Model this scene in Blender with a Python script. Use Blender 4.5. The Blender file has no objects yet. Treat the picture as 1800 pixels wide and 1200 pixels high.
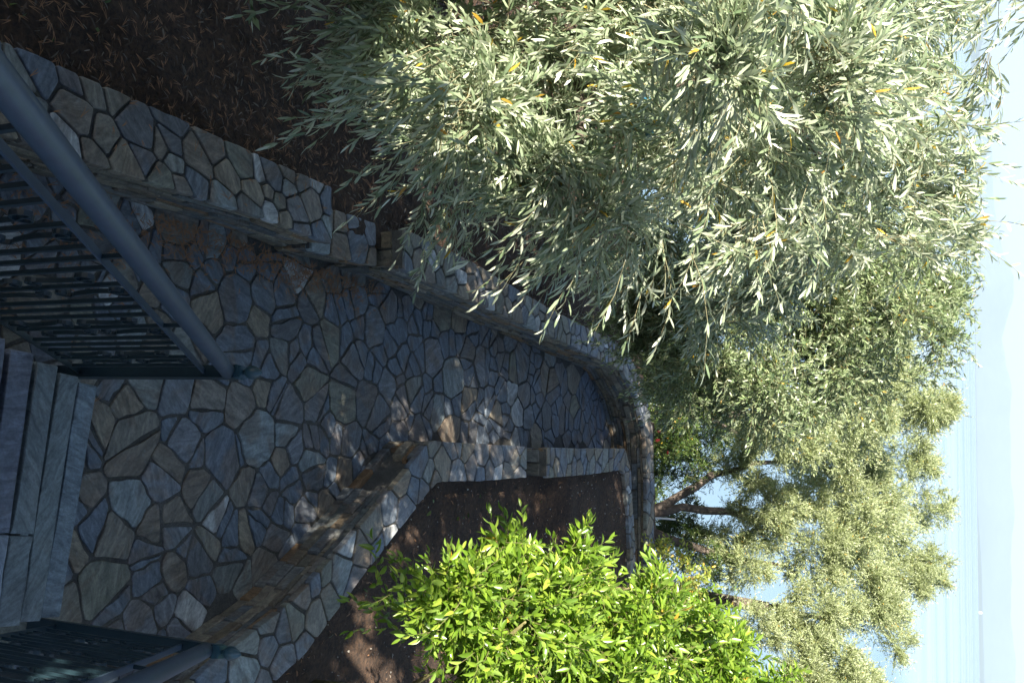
import bpy, bmesh, math, random
import numpy as np
from mathutils import Vector, Matrix
random.seed(7); RNG = np.random.default_rng(11)
C = bpy.context.scene.collection
sc = bpy.context.scene

# ------------------------------------------------------------------ camera (the photograph was taken upright and lies on its side)
PITCH, ROLL, CAMH = math.radians(25.0), math.radians(0.8), 3.76
F = Vector((0, math.cos(PITCH), -math.sin(PITCH))); U0 = Vector((0, math.sin(PITCH), math.cos(PITCH))); R0 = Vector((1, 0, 0))
Rt = R0 * math.cos(ROLL) - U0 * math.sin(ROLL); Up = U0 * math.cos(ROLL) + R0 * math.sin(ROLL)
cam = bpy.data.objects.new('camera', bpy.data.cameras.new('camera')); C.objects.link(cam); sc.camera = cam
cam.data.lens = 35; cam.data.sensor_width = 36; cam.data.clip_start = .05; cam.data.clip_end = 60000
m = Matrix((( Up.x, -Rt.x, -F.x, 0), (Up.y, -Rt.y, -F.y, 0), (Up.z, -Rt.z, -F.z, CAMH), (0, 0, 0, 1)))
cam.matrix_world = m
CAM = np.array([0, 0, CAMH])

# ------------------------------------------------------------------ light
SUN_AZ, SUN_EL = math.radians(42), math.radians(35)      # the sun stands behind the camera, to its left
sun_dir = Vector((-math.sin(SUN_AZ) * math.cos(SUN_EL), -math.cos(SUN_AZ) * math.cos(SUN_EL), math.sin(SUN_EL)))
sl = bpy.data.lights.new('sun', 'SUN'); sl.energy = 5.0; sl.angle = math.radians(.5); sl.color = (1, .93, .80)
so = bpy.data.objects.new('sun', sl); C.objects.link(so); so.location = (-6, -6, 9)
so.rotation_euler = sun_dir.to_track_quat('Z', 'Y').to_euler()
w = bpy.data.worlds.new('World'); sc.world = w; w.use_nodes = True
nt = w.node_tree; bg = nt.nodes['Background']
sky = nt.nodes.new('ShaderNodeTexSky'); sky.sky_type = 'NISHITA'; sky.sun_disc = False
sky.sun_elevation = SUN_EL
sky.sun_rotation = math.atan2(sun_dir.x, sun_dir.y)
sky.air_density = 1.0; sky.dust_density = 1.3; sky.ozone_density = 4.0
nt.links.new(sky.outputs[0], bg.inputs[0]); bg.inputs[1].default_value = .05
vs = sc.view_settings; vs.view_transform = 'Standard'; vs.look = 'None'; vs.gamma = 1; vs.exposure = 2.12; vs.use_curve_mapping = False
cy = sc.cycles; cy.max_bounces = 6; cy.diffuse_bounces = 3; cy.glossy_bounces = 3; cy.transmission_bounces = 5; cy.volume_bounces = 1; cy.transparent_max_bounces = 8
cy.use_denoising = True

# ------------------------------------------------------------------ helpers
def tag(o, label=None, cat=None, group=None, kind=None):
    if label: o['label'] = label
    if cat: o['category'] = cat
    if group: o['group'] = group
    if kind: o['kind'] = kind
    return o
def link(name, me, mat=None, parent=None, kind=None, smooth=False):
    if mat and not me.materials: me.materials.append(mat)
    if smooth: me.polygons.foreach_set('use_smooth', [True] * len(me.polygons))
    o = bpy.data.objects.new(name, me); C.objects.link(o)
    if parent: o.parent = parent
    if kind: o['kind'] = kind
    return o
def empty(name, loc=(0, 0, 0), parent=None):
    o = bpy.data.objects.new(name, None); C.objects.link(o); o.location = loc; o.empty_display_size = .1
    return o
def pymesh(name, v, f):
    me = bpy.data.meshes.new(name); me.from_pydata([tuple(map(float, p)) for p in v], [], f); me.validate(); me.update(); return me
def npmesh(name, V, Fq):
    """V (n,3); Fq list of (k,nv) int arrays of equal-sided faces"""
    me = bpy.data.meshes.new(name); V = np.asarray(V, dtype=np.float32)
    me.vertices.add(len(V)); me.vertices.foreach_set('co', V.ravel())
    loops = np.concatenate([f.ravel() for f in Fq]).astype(np.int32)
    tot = np.concatenate([np.full(len(f), f.shape[1]) for f in Fq]).astype(np.int32)
    st = np.concatenate([[0], np.cumsum(tot)[:-1]]).astype(np.int32)
    me.loops.add(len(loops)); me.loops.foreach_set('vertex_index', loops)
    me.polygons.add(len(tot)); me.polygons.foreach_set('loop_start', st); me.polygons.foreach_set('loop_total', tot)
    me.update(calc_edges=True); return me
class MB:
    def __init__(s): s.v = []; s.f = []
    def add(s, v, f):
        n = len(s.v); s.v += [tuple(p) for p in v]; s.f += [tuple(i + n for i in q) for q in f]
    def box(s, lo, hi, M=None):
        v = [Vector((x, y, z)) for z in (lo[2], hi[2]) for y in (lo[1], hi[1]) for x in (lo[0], hi[0])]
        if M: v = [M @ p for p in v]
        s.add(v, [(0, 2, 3, 1), (4, 5, 7, 6), (0, 1, 5, 4), (2, 6, 7, 3), (0, 4, 6, 2), (1, 3, 7, 5)])
    def bar(s, a, b, w, h, up=Vector((0, 0, 1))):
        a = Vector(a); b = Vector(b); d = (b - a).normalized()
        if abs(d.dot(up)) > .99: up = Vector((0, 1, 0))
        x = d.cross(up).normalized() * w / 2; y = x.normalized().cross(d) * h / 2
        v = [p + sx * x + sy * y for p in (a, b) for sx, sy in ((-1, -1), (1, -1), (1, 1), (-1, 1))]
        s.add(v, [(0, 3, 2, 1), (4, 5, 6, 7), (0, 1, 5, 4), (1, 2, 6, 5), (2, 3, 7, 6), (3, 0, 4, 7)])
    def tube(s, pts, rad, n=10, cap=True, jit=0):
        pts = [Vector(p) for p in pts]; N = len(pts); rings = []; ref = None
        for i, p in enumerate(pts):
            d = (pts[min(i + 1, N - 1)] - pts[max(i - 1, 0)]).normalized()
            if ref is None: ref = Vector((0, 0, 1)) if abs(d.z) < .9 else Vector((1, 0, 0))
            x = (ref - d * ref.dot(d)).normalized(); ref = x; y = d.cross(x)
            r = rad[i] if hasattr(rad, '__len__') else rad
            rings.append([p + (x * math.cos(a) + y * math.sin(a)) * r * (1 + random.uniform(-jit, jit)) for a in [2 * math.pi * k / n for k in range(n)]])
        v = [q for rg in rings for q in rg]; f = []
        for i in range(N - 1):
            for k in range(n): f.append((i * n + k, i * n + (k + 1) % n, (i + 1) * n + (k + 1) % n, (i + 1) * n + k))
        if cap: f.append(tuple(range(n))[::-1]); f.append(tuple((N - 1) * n + k for k in range(n)))
        s.add(v, f)
    def ribbon(s, pts, normal, width, thick):
        """flat bar bent along pts; its broad side runs along `normal`"""
        pts = [Vector(p) for p in pts]; nrm = Vector(normal).normalized(); N = len(pts); v = []; f = []
        for i, p in enumerate(pts):
            d = (pts[min(i + 1, N - 1)] - pts[max(i - 1, 0)]).normalized(); side = d.cross(nrm).normalized()
            for a, b in ((-1, -1), (1, -1), (1, 1), (-1, 1)): v.append(p + nrm * width / 2 * a + side * thick / 2 * b)
        for i in range(N - 1):
            for k in range(4): f.append((i * 4 + k, i * 4 + (k + 1) % 4, (i + 1) * 4 + (k + 1) % 4, (i + 1) * 4 + k))
        f.append((3, 2, 1, 0)); f.append(tuple((N - 1) * 4 + k for k in range(4)))
        s.add(v, f)
    def lathe(s, prof, n=14, at=(0, 0, 0)):
        v = [(at[0] + r * math.cos(2 * math.pi * k / n), at[1] + r * math.sin(2 * math.pi * k / n), at[2] + z) for r, z in prof for k in range(n)]
        f = [(i * n + k, i * n + (k + 1) % n, (i + 1) * n + (k + 1) % n, (i + 1) * n + k) for i in range(len(prof) - 1) for k in range(n)]
        f.append(tuple(range(n))[::-1]); f.append(tuple((len(prof) - 1) * n + k for k in range(n)))
        s.add(v, f)
    def build(s, name, mat, parent=None, kind=None, smooth=False, loc=None):
        return link(name, pymesh(name, s.v, s.f), mat, parent, kind, smooth)

# ------------------------------------------------------------------ materials
def newmat(name):
    mt = bpy.data.materials.new(name); mt.use_nodes = True
    n = mt.node_tree.nodes; p = n['Principled BSDF']; return mt, n, mt.node_tree.links, p
def ramp(n, cols, const=False):
    r = n.new('ShaderNodeValToRGB'); e = r.color_ramp.elements
    if const: r.color_ramp.interpolation = 'CONSTANT'
    while len(e) < len(cols): e.new(.5)
    for i, c in enumerate(cols):
        if len(c) == 4: e[i].position, col = c[0], c[1:]
        else: e[i].position, col = i / (len(cols) if const else max(1, len(cols) - 1)), c
        e[i].color = (*col, 1)
    return r
def noise(n, l, scale, detail=4, rough=.6, vec=None, dist=0):
    t = n.new('ShaderNodeTexNoise'); t.inputs['Scale'].default_value = scale; t.inputs['Detail'].default_value = detail
    t.inputs['Roughness'].default_value = rough; t.inputs['Distortion'].default_value = dist
    if vec is not None: l.new(vec, t.inputs['Vector'])
    return t
def mix(n, l, kind, fac, a, b):
    x = n.new('ShaderNodeMix'); x.data_type = 'RGBA'; x.blend_type = kind
    if isinstance(fac, (int, float)): x.inputs[0].default_value = fac
    else: l.new(fac, x.inputs[0])
    for s, i in ((a, 6), (b, 7)):
        if isinstance(s, tuple): x.inputs[i].default_value = (*s, 1)
        else: l.new(s, x.inputs[i])
    return x.outputs[2]
def bump(n, l, p, h, strength, dist=.01):
    b = n.new('ShaderNodeBump'); b.inputs['Strength'].default_value = strength; b.inputs['Distance'].default_value = dist
    l.new(h, b.inputs['Height']); l.new(b.outputs[0], p.inputs['Normal']); return b
def stone_mat(name, cols, rough=.6, vein=.5, scale=1.0):
    mt, n, l, p = newmat(name)
    oi = n.new('ShaderNodeObjectInfo'); geo = n.new('ShaderNodeNewGeometry')
    base = ramp(n, cols, True); l.new(oi.outputs['Random'], base.inputs[0])
    mul = n.new('ShaderNodeMath'); mul.operation = 'MULTIPLY'; mul.inputs[1].default_value = 37.7; l.new(oi.outputs['Random'], mul.inputs[0])
    comb = n.new('ShaderNodeCombineXYZ'); l.new(mul.outputs[0], comb.inputs[0]); l.new(mul.outputs[0], comb.inputs[2])
    add = n.new('ShaderNodeVectorMath'); add.operation = 'ADD'; l.new(geo.outputs['Position'], add.inputs[0]); l.new(comb.outputs[0], add.inputs[1])
    rot = n.new('ShaderNodeVectorRotate'); rot.rotation_type = 'Z_AXIS'; l.new(add.outputs[0], rot.inputs['Vector']); l.new(mul.outputs[0], rot.inputs['Angle'])
    str_ = n.new('ShaderNodeMapping'); str_.inputs['Scale'].default_value = (1, 3.2, 1); l.new(rot.outputs[0], str_.inputs[0])
    n1 = noise(n, l, 9 * scale, 6, .65, str_.outputs[0], .6); n2 = noise(n, l, 60 * scale, 5, .7, add.outputs[0]); n3 = noise(n, l, 3.5 * scale, 3, .5, add.outputs[0], 1.2)
    rust = ramp(n, [(.49, 0, 0, 0), (.60, 1, 1, 1)]); l.new(n3.outputs[0], rust.inputs[0])
    c1 = mix(n, l, 'MIX', rust.outputs[0], base.outputs[0], (.14, .10, .07))
    c1 = mix(n, l, 'MIX', vein, base.outputs[0], c1)
    v = ramp(n, [(.30, .38, .39, .42), (.5, 1, 1, 1), (.70, 1.75, 1.75, 1.72)]); l.new(n1.outputs[0], v.inputs[0])
    c2 = mix(n, l, 'MULTIPLY', .8, c1, v.outputs[0])
    g = ramp(n, [(.3, .62, .62, .62), (.6, 1.2, 1.2, 1.2)]); l.new(n2.outputs[0], g.inputs[0])
    c3 = mix(n, l, 'MULTIPLY', .65, c2, g.outputs[0])
    sp = noise(n, l, 22 * scale, 2, .5, add.outputs[0]); spr = ramp(n, [(.66, 0, 0, 0), (.72, 1, 1, 1)]); l.new(sp.outputs[0], spr.inputs[0])
    c4 = mix(n, l, 'MIX', spr.outputs[0], c3, (.22, .24, .26)); c4 = mix(n, l, 'MIX', .22, c3, c4)
    l.new(c4, p.inputs['Base Color']); p.inputs['Roughness'].default_value = rough
    hs = n.new('ShaderNodeMath'); hs.operation = 'ADD'; l.new(n1.outputs[0], hs.inputs[0]); l.new(n2.outputs[0], hs.inputs[1])
    bump(n, l, p, hs.outputs[0], .55, .006); return mt
slate_cols = [(.13,.15,.175),(.18,.165,.135),(.12,.14,.17),(.19,.20,.185),(.165,.14,.11),(.145,.16,.18),(.21,.18,.135),(.105,.11,.12),(.15,.15,.155),
              (.20,.23,.235),(.14,.15,.145),(.17,.18,.20),(.165,.165,.13),(.38,.39,.39),(.115,.14,.175),(.185,.165,.14)]
MAT = {}
MAT['slate'] = stone_mat('flagstone_slate', slate_cols, .55, .55)
MAT['ledge'] = stone_mat('ledge_stone', [(.13,.115,.085),(.10,.11,.105),(.16,.125,.08),(.08,.085,.085),(.20,.17,.12),(.12,.13,.135),(.20,.12,.06),(.11,.10,.08),(.15,.15,.14),(.22,.19,.14)], .65, .5, 1.6)
MAT['tread'] = stone_mat('tread_slate', [(.17,.215,.25),(.13,.15,.19),(.15,.185,.195),(.20,.24,.28)], .5, .12, 1.2)
def simple(name, col, rough=.7, nscale=30, amt=.5, bumpv=.4, metal=0, dark=None, bd=.01):
    mt, n, l, p = newmat(name)
    geo = n.new('ShaderNodeNewGeometry'); t = noise(n, l, nscale, 6, .65, geo.outputs['Position']); t2 = noise(n, l, nscale * .13, 4, .6, geo.outputs['Position'])
    r = ramp(n, [(.3, *(dark or tuple(c * .45 for c in col))), (.65, *col)]); l.new(t.outputs[0], r.inputs[0])
    r2 = ramp(n, [(.3, .6, .6, .6), (.7, 1.25, 1.25, 1.25)]); l.new(t2.outputs[0], r2.inputs[0])
    c = mix(n, l, 'MIX', amt, col, r.outputs[0]); c = mix(n, l, 'MULTIPLY', amt, c, r2.outputs[0])
    l.new(c, p.inputs['Base Color']); p.inputs['Roughness'].default_value = rough; p.inputs['Metallic'].default_value = metal
    if bumpv: bump(n, l, p, t.outputs[0], bumpv, bd)
    return mt
MAT['mortar'] = simple('mortar', (.115, .11, .10), .9, 90, .8, .7)
MAT['soil'] = simple('soil', (.095, .052, .028), .95, 38, .95, 1.0, 0, (.022, .014, .009), .04)
MAT['iron'] = simple('painted_iron', (.016, .034, .044), .38, 60, .35, .12, .0, None, .002)
MAT['rail'] = simple('handrail_paint', (.045, .075, .115), .42, 25, .35, .08, .0, None, .002)
MAT['cap_paint'] = simple('cap_paint', (.035, .085, .11), .3, 60, .3, .08, 0, None, .002)
MAT['bark'] = simple('olive_bark', (.13, .105, .085), .9, 22, .9, 1.0, 0, (.07, .05, .04), .02)
MAT['twig'] = simple('green_twig', (.24, .22, .12), .7, 40, .5, 0)
MAT['citrus_twig'] = simple('citrus_twig', (.17, .15, .06), .7, 40, .5, 0)
MAT['white'] = simple('white_paint', (.75, .75, .73), .6, 3, .1, 0)
MAT['red'] = simple('red_petal', (.3, .02, .02), .6, 30, .3, 0)
MAT['needle'] = simple('dry_needle', (.36, .18, .085), .7, 8, .6, 0)
MAT['litter'] = None
def leaf_mat(name, tops, unders, trans=.3, rough=.42, tmul=1.6, tb=.35):
    mt, n, l, p = newmat(name)
    geo = n.new('ShaderNodeNewGeometry'); oi = n.new('ShaderNodeObjectInfo')
    a = n.new('ShaderNodeMath'); a.operation = 'ADD'; l.new(geo.outputs['Random Per Island'], a.inputs[0]); l.new(oi.outputs['Random'], a.inputs[1])
    fr = n.new('ShaderNodeMath'); fr.operation = 'FRACT'; l.new(a.outputs[0], fr.inputs[0])
    r1 = ramp(n, tops); r2 = ramp(n, unders); l.new(fr.outputs[0], r1.inputs[0]); l.new(fr.outputs[0], r2.inputs[0])
    c = mix(n, l, 'MIX', geo.outputs['Backfacing'], r1.outputs[0], r2.outputs[0])
    l.new(c, p.inputs['Base Color']); p.inputs['Roughness'].default_value = rough; p.inputs['Specular IOR Level'].default_value = .55
    tr = n.new('ShaderNodeBsdfTranslucent'); mm = mix(n, l, 'MULTIPLY', 1, c, (tmul * .9, tmul, tmul * tb)); l.new(mm, tr.inputs[0])
    ms = n.new('ShaderNodeMixShader'); ms.inputs[0].default_value = trans; l.new(p.outputs[0], ms.inputs[1]); l.new(tr.outputs[0], ms.inputs[2])
    l.new(ms.outputs[0], n['Material Output'].inputs[0]); return mt
MAT['olive'] = leaf_mat('olive_leaf', [(.10,.145,.075),(.20,.25,.15),(.34,.385,.26),(.14,.19,.10),(.44,.48,.35)], [(.38,.42,.31),(.50,.53,.42),(.44,.48,.37)], .2, .30, 1.5, .75)
MAT['olive_green'] = leaf_mat('olive_leaf_green', [(.055,.095,.04),(.13,.18,.075),(.24,.29,.14),(.08,.125,.05),(.34,.39,.22)], [(.20,.25,.15),(.30,.34,.22),(.25,.30,.19)], .2, .33, 1.5, .6)
MAT['olive_far'] = leaf_mat('olive_leaf_far', [(.13,.165,.065),(.21,.245,.11),(.29,.325,.16),(.16,.195,.08)], [(.32,.36,.21),(.40,.43,.27),(.35,.39,.23)], .22, .45, 1.5, .6)
MAT['citrus'] = leaf_mat('citrus_leaf', [(.06,.12,.012),(.11,.19,.018),(.21,.31,.035),(.08,.155,.015),(.31,.38,.055)], [(.16,.26,.05),(.24,.34,.07)], .36, .30, 1.7)
MAT['citrus2'] = leaf_mat('citrus_leaf_dull', [(.12,.16,.025),(.20,.24,.035),(.30,.30,.05)], [(.2,.25,.07),(.3,.32,.09)], .32, .4)
MAT['yellow'] = leaf_mat('yellow_leaf', [(.55,.30,.03),(.62,.42,.05),(.42,.20,.03)], [(.5,.3,.05),(.6,.4,.08)], .35, .5)
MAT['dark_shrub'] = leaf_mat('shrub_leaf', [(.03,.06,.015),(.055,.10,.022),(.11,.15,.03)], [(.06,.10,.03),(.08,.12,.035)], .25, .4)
MAT['pine'] = leaf_mat('pine_needles', [(.035,.06,.02),(.05,.08,.03)], [(.04,.06,.02),(.05,.08,.03)], .1, .5)
MAT['litter'] = leaf_mat('dry_leaf', [(.05,.03,.02),(.08,.05,.033),(.13,.085,.055),(.035,.022,.015),(.22,.18,.14)], [(.07,.05,.035),(.16,.13,.10)], .05, .6)
MAT['fruit'] = simple('green_fruit', (.13, .20, .03), .35, 60, .3, .2)

# ------------------------------------------------------------------ layout (metres; the camera stands at x=0, y=0 on the stairs)
LW_IN = [(-1.00, .2), (-.92, 1.4), (-.78, 2.9), (-.65, 4.2), (-.57, 4.74)]; LW_OUT = [(-1.42, .2), (-1.31, 1.4), (-1.15, 2.8), (-.98, 4.1), (-.90, 4.74)]
S2_IN = [(-.545, 4.745), (-.515, 5.1), (-.495, 5.44)]; S2_OUT = [(-.825, 4.745), (-.80, 5.1), (-.77, 5.44)]
S3_IN = [(-.47, 5.53), (-.31, 6.45), (-.05, 7.9), (.31, 9.85), (.64, 10.33), (1.04, 10.62), (1.67, 10.66), (2.6, 10.60), (4.2, 10.5)]
S3_OUT = [(-.74, 5.53), (-.60, 6.42), (-.29, 7.9), (.07, 9.95), (.46, 10.58), (.98, 10.91), (1.67, 10.94), (2.6, 10.87), (4.2, 10.78)]
RW_IN = [(2.087, 2.24), (1.853, 2.952), (1.649, 3.461), (1.527, 3.868), (1.395, 4.428), (1.069, 5.161), (0.804, 5.691), (0.672, 5.945), (0.774, 6.739), (0.875, 7.545)]
RW_OUT = [(2.382, 2.392), (2.158, 3.105), (1.975, 3.665), (1.843, 4.052), (1.72, 4.51), (1.323, 5.283), (1.069, 5.803), (0.967, 6.037), (1.049, 6.719), (1.13, 7.535)]
RB_IN = [(.91, 7.85), (1.03, 8.9), (1.135, 9.93), (1.36, 10.09), (2.22, 10.22), (4.2, 10.15)]
RB_OUT = [(1.17, 7.84), (1.27, 8.86), (1.345, 9.80), (1.40, 9.90), (2.22, 10.05), (4.2, 9.98)]
WH, WL, WR = .42, .27, .36
mid = lambda a, b: [((p[0] + q[0]) / 2, (p[1] + q[1]) / 2) for p, q in zip(a, b)]
corridor = [(-1.25, -3)] + mid(LW_IN, LW_OUT) + mid(S3_IN, S3_OUT) + mid(RB_IN, RB_OUT)[::-1] + mid(RW_IN, RW_OUT)[::-1] + [(2.3, -3)]
CPX = np.array(corridor)
def inside(x, y, poly=CPX):
    x = np.asarray(x, float); y = np.asarray(y, float); r = np.zeros(x.shape, bool); n = len(poly)
    for i in range(n):
        x1, y1 = poly[i]; x2, y2 = poly[(i + 1) % n]
        c = ((y1 > y) != (y2 > y)) & (x < (x2 - x1) * (y - y1) / (y2 - y1 + 1e-12) + x1); r ^= c
    return r
def sstep(a, b, t): t = np.clip((t - a) / (b - a), 0, 1); return t * t * (3 - 2 * t)
def vnoise(x, y, s):
    return (np.sin(x * s * 1.3 + 1.1 * np.sin(y * s * .9)) * np.cos(y * s * 1.1 + 1.7 * np.sin(x * s * .7)))
def soil_z(x, y):
    x = np.asarray(x, float); y = np.asarray(y, float)
    h = .245 + .018 * vnoise(x, y, 3) + .009 * vnoise(x + 5, y, 9) + .005 * vnoise(x, y + 3, 23)
    h = h - .02 * (x > 1.0) + .15 * sstep(7.9, 8.5, y) * (x > 1.0) + .06 * sstep(-1.5, -4, x) * 3
    h = h - sstep(10.9, 19, y) * 3.8 - sstep(10.9, 13, y) * .35 - .7 * sstep(19, 26, y)
    return h
def ground_z(x, y):
    return np.where(inside(x, y), -.16, soil_z(x, y))

# ------------------------------------------------------------------ setting: ground, sea, far coast, haze
def grid_mesh(name, xs, ys, zf):
    X, Y = np.meshgrid(xs, ys); V = np.stack([X.ravel(), Y.ravel(), zf(X, Y).ravel()], 1)
    nx, ny = len(xs), len(ys); i = np.arange(nx * ny).reshape(ny, nx)
    Fq = np.stack([i[:-1, :-1].ravel(), i[:-1, 1:].ravel(), i[1:, 1:].ravel(), i[1:, :-1].ravel()], 1)
    return npmesh(name, V, [Fq])
xs = np.concatenate([np.linspace(-120, -8, 20), np.arange(-7.5, -2.05, .18), np.arange(-2, 4.4, .06), np.arange(4.5, 9, .25), np.linspace(10, 120, 18)])
ys = np.concatenate([np.linspace(-60, -2.5, 16), np.arange(-2, 11.6, .07), np.arange(11.7, 27, .3), np.linspace(28, 60, 8)])
g = link('ground', grid_mesh('ground', xs, ys, ground_z), MAT['soil'], None, 'structure', True)

mt, n, l, p = newmat('sea_water'); MAT['sea'] = mt
geo = n.new('ShaderNodeNewGeometry'); mp = n.new('ShaderNodeMapping'); mp.inputs['Scale'].default_value = (.0006, .012, 1); l.new(geo.outputs['Position'], mp.inputs[0])
st = noise(n, l, 1.0, 5, .6, mp.outputs[0], .4); sr = ramp(n, [(.38, .10, .17, .24), (.62, .19, .25, .30)]); l.new(st.outputs[0], sr.inputs[0]); l.new(sr.outputs[0], p.inputs['Base Color'])
rr = ramp(n, [(.4, .22, .22, .22), (.6, .08, .08, .08)]); l.new(st.outputs[0], rr.inputs[0]); l.new(rr.outputs[0], p.inputs['Roughness'])
p.inputs['IOR'].default_value = 1.33
wv = noise(n, l, 2.2, 4, .6, geo.outputs['Position']); bump(n, l, p, wv.outputs[0], .12, .05)
link('sea', pymesh('sea', [(-30000, 19, -3.5), (30000, 19, -3.5), (30000, 26000, -3.5), (-30000, 26000, -3.5)], [(0, 1, 2, 3)]), MAT['sea'], None, 'structure')

MAT['hill'] = simple('coast_scrub', (.10, .13, .10), .95, .004, .6, 0)
def hill(name, dist, deep, prof):
    us = np.linspace(-1400, 2600, 260); hv = np.interp(us, [a for a, b in prof], [b for a, b in prof])
    x = (us - 600) / 1750 / 1.103 * dist; h = np.maximum(0, (hv - 1716)) / 1750 * .821 * dist
    h = h + h * .03 * np.sin(us * .05) + h * .012 * np.sin(us * .13 + 1)
    rows = []
    for k, (dy, s) in enumerate(((-deep, 0), (-deep * .72, .22), (-deep * .4, .55), (-deep * .15, .86), (0, 1), (deep * .5, .5), (deep, 0))):
        rows.append(np.stack([x * (1 + dy / dist), np.full_like(x, dist + dy), h * s * (1 + (.12 * np.sin(us * .05 * (k + 1))) * (0 < s < 1)) - 3.6 - (s == 0) * 4], 1))
    V = np.concatenate(rows); nx = len(us); i = np.arange(len(V)).reshape(-1, nx)
    return link(name, npmesh(name, V, [np.stack([i[:-1, :-1].ravel(), i[:-1, 1:].ravel(), i[1:, 1:].ravel(), i[1:, :-1].ravel()], 1)]), MAT['hill'], None, 'structure', True)
hill('hills', 7000, 900, [(-1400, 1850), (-700, 1840), (-200, 1800), (0, 1762), (80, 1739), (142, 1722), (175, 1717), (900, 1717), (1000, 1722), (1400, 1726), (2600, 1740)])
hill('hills', 14500, 2500, [(-1400, 1770), (-500, 1760), (0, 1748), (250, 1747), (420, 1754), (500, 1784), (540, 1780), (607, 1763), (653, 1767), (700, 1779), (767, 1772), (900, 1778), (1050, 1770), (1300, 1782), (2600, 1760)])
hz = MB(); hz.box((-29000, -200, -9), (29000, 25500, 900)); hzo = hz.build('haze', None, None, 'stuff')
hm = bpy.data.materials.new('haze'); hm.use_nodes = True; hn = hm.node_tree
for q in list(hn.nodes):
    if q.type == 'BSDF_PRINCIPLED': hn.nodes.remove(q)
pv = hn.nodes.new('ShaderNodeVolumePrincipled'); pv.inputs['Color'].default_value = (.42, .51, .63, 1); pv.inputs['Density'].default_value = 1e-4; pv.inputs['Anisotropy'].default_value = 0
hn.links.new(pv.outputs[0], hn.nodes['Material Output'].inputs['Volume']); hzo.data.materials.append(hm)
# the white house on the far shore
hb = empty('white_house', (1553, 6150, 8)); hb.scale = (.65, .65, .65); tag(hb, 'tiny white house standing on the hazy far shore', 'house')
b = MB(); b.box((-9, -6, -14), (9, 6, 6)); b.build('wall', MAT['white'], hb)
b = MB(); b.add([(-9.5, -6.5, 6), (9.5, -6.5, 6), (9.5, 6.5, 6), (-9.5, 6.5, 6), (-7, 0, 10), (7, 0, 10)], [(0, 1, 5, 4), (1, 2, 5), (2, 3, 4, 5), (3, 0, 4), (3, 2, 1, 0)]); b.build('roof', MAT['white'], hb)

# ------------------------------------------------------------------ irregular stones
def clip(poly, nx, ny, d):
    """keep the side nx*x+ny*y<=d"""
    out = []; N = len(poly)
    for i in range(N):
        a, b = poly[i], poly[(i + 1) % N]; fa = nx * a[0] + ny * a[1] - d; fb = nx * b[0] + ny * b[1] - d
        if fa <= 0: out.append(a)
        if (fa < 0) != (fb < 0) and fa != fb:
            t = fa / (fa - fb); out.append((a[0] + t * (b[0] - a[0]), a[1] + t * (b[1] - a[1])))
    return out
def area(p): return .5 * sum(p[i][0] * p[(i + 1) % len(p)][1] - p[(i + 1) % len(p)][0] * p[i][1] for i in range(len(p)))
def cells(seeds, wts, lo, hi, joint, rnd):
    S = np.array(seeds); W = np.array(wts); res = []
    for i in range(len(S)):
        d2 = ((S - S[i]) ** 2).sum(1); nb = np.argsort(d2)[1:26]
        poly = [(lo[0], lo[1]), (hi[0], lo[1]), (hi[0], hi[1]), (lo[0], hi[1])]
        for j in nb:
            D = math.sqrt(d2[j]); nx, ny = (S[j] - S[i]) / D
            off = (D * D + W[i] - W[j]) / (2 * D); jt = joint * rnd.uniform(.45, 1.15)
            poly = clip(poly, nx, ny, nx * S[i][0] + ny * S[i][1] + off - jt / 2)
            if len(poly) < 3: break
        if len(poly) >= 3 and area(poly) > .0012: res.append(poly)
    return res
def poisson(n, lo, hi, rmin, rmax, rnd, ok=None):
    pts = []; ws = []; tries = 0
    while len(pts) < n and tries < n * 60:
        tries += 1; p = (rnd.uniform(lo[0], hi[0]), rnd.uniform(lo[1], hi[1]))
        if ok and not ok(*p): continue
        r = rmin + (rmax - rmin) * rnd.random() ** 1.1
        if all((p[0] - q[0]) ** 2 + (p[1] - q[1]) ** 2 > ((r + q2) * .5) ** 2 * .30 for q, q2 in zip(pts, [math.sqrt(x) * 2.2 for x in ws])):
            pts.append(p); ws.append((r / 2.2) ** 2)
    return pts, [w_ * .55 for w_ in ws]
def roughen(poly, rnd, step=.05, amp=.006, cut=.16):
    out = []; N = len(poly)
    for i in range(N):                                # knock the corners off
        a, b = poly[i], poly[(i + 1) % N]; L = math.dist(a, b)
        if L < .012: continue
        c = min(cut, .010 / L + .015)
        p = (a[0] + (b[0] - a[0]) * c, a[1] + (b[1] - a[1]) * c); q = (b[0] - (b[0] - a[0]) * c, b[1] - (b[1] - a[1]) * c)
        k = max(1, min(3, int(L / step)))
        for j in range(k + 1):
            t = j / k; x = p[0] + (q[0] - p[0]) * t; y = p[1] + (q[1] - p[1]) * t
            e = rnd.uniform(-amp, amp) * (1 if 0 < j < k else .5); nx, ny = (b[1] - a[1]) / L, -(b[0] - a[0]) / L
            out.append((x + nx * e, y + ny * e))
    return out
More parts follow.
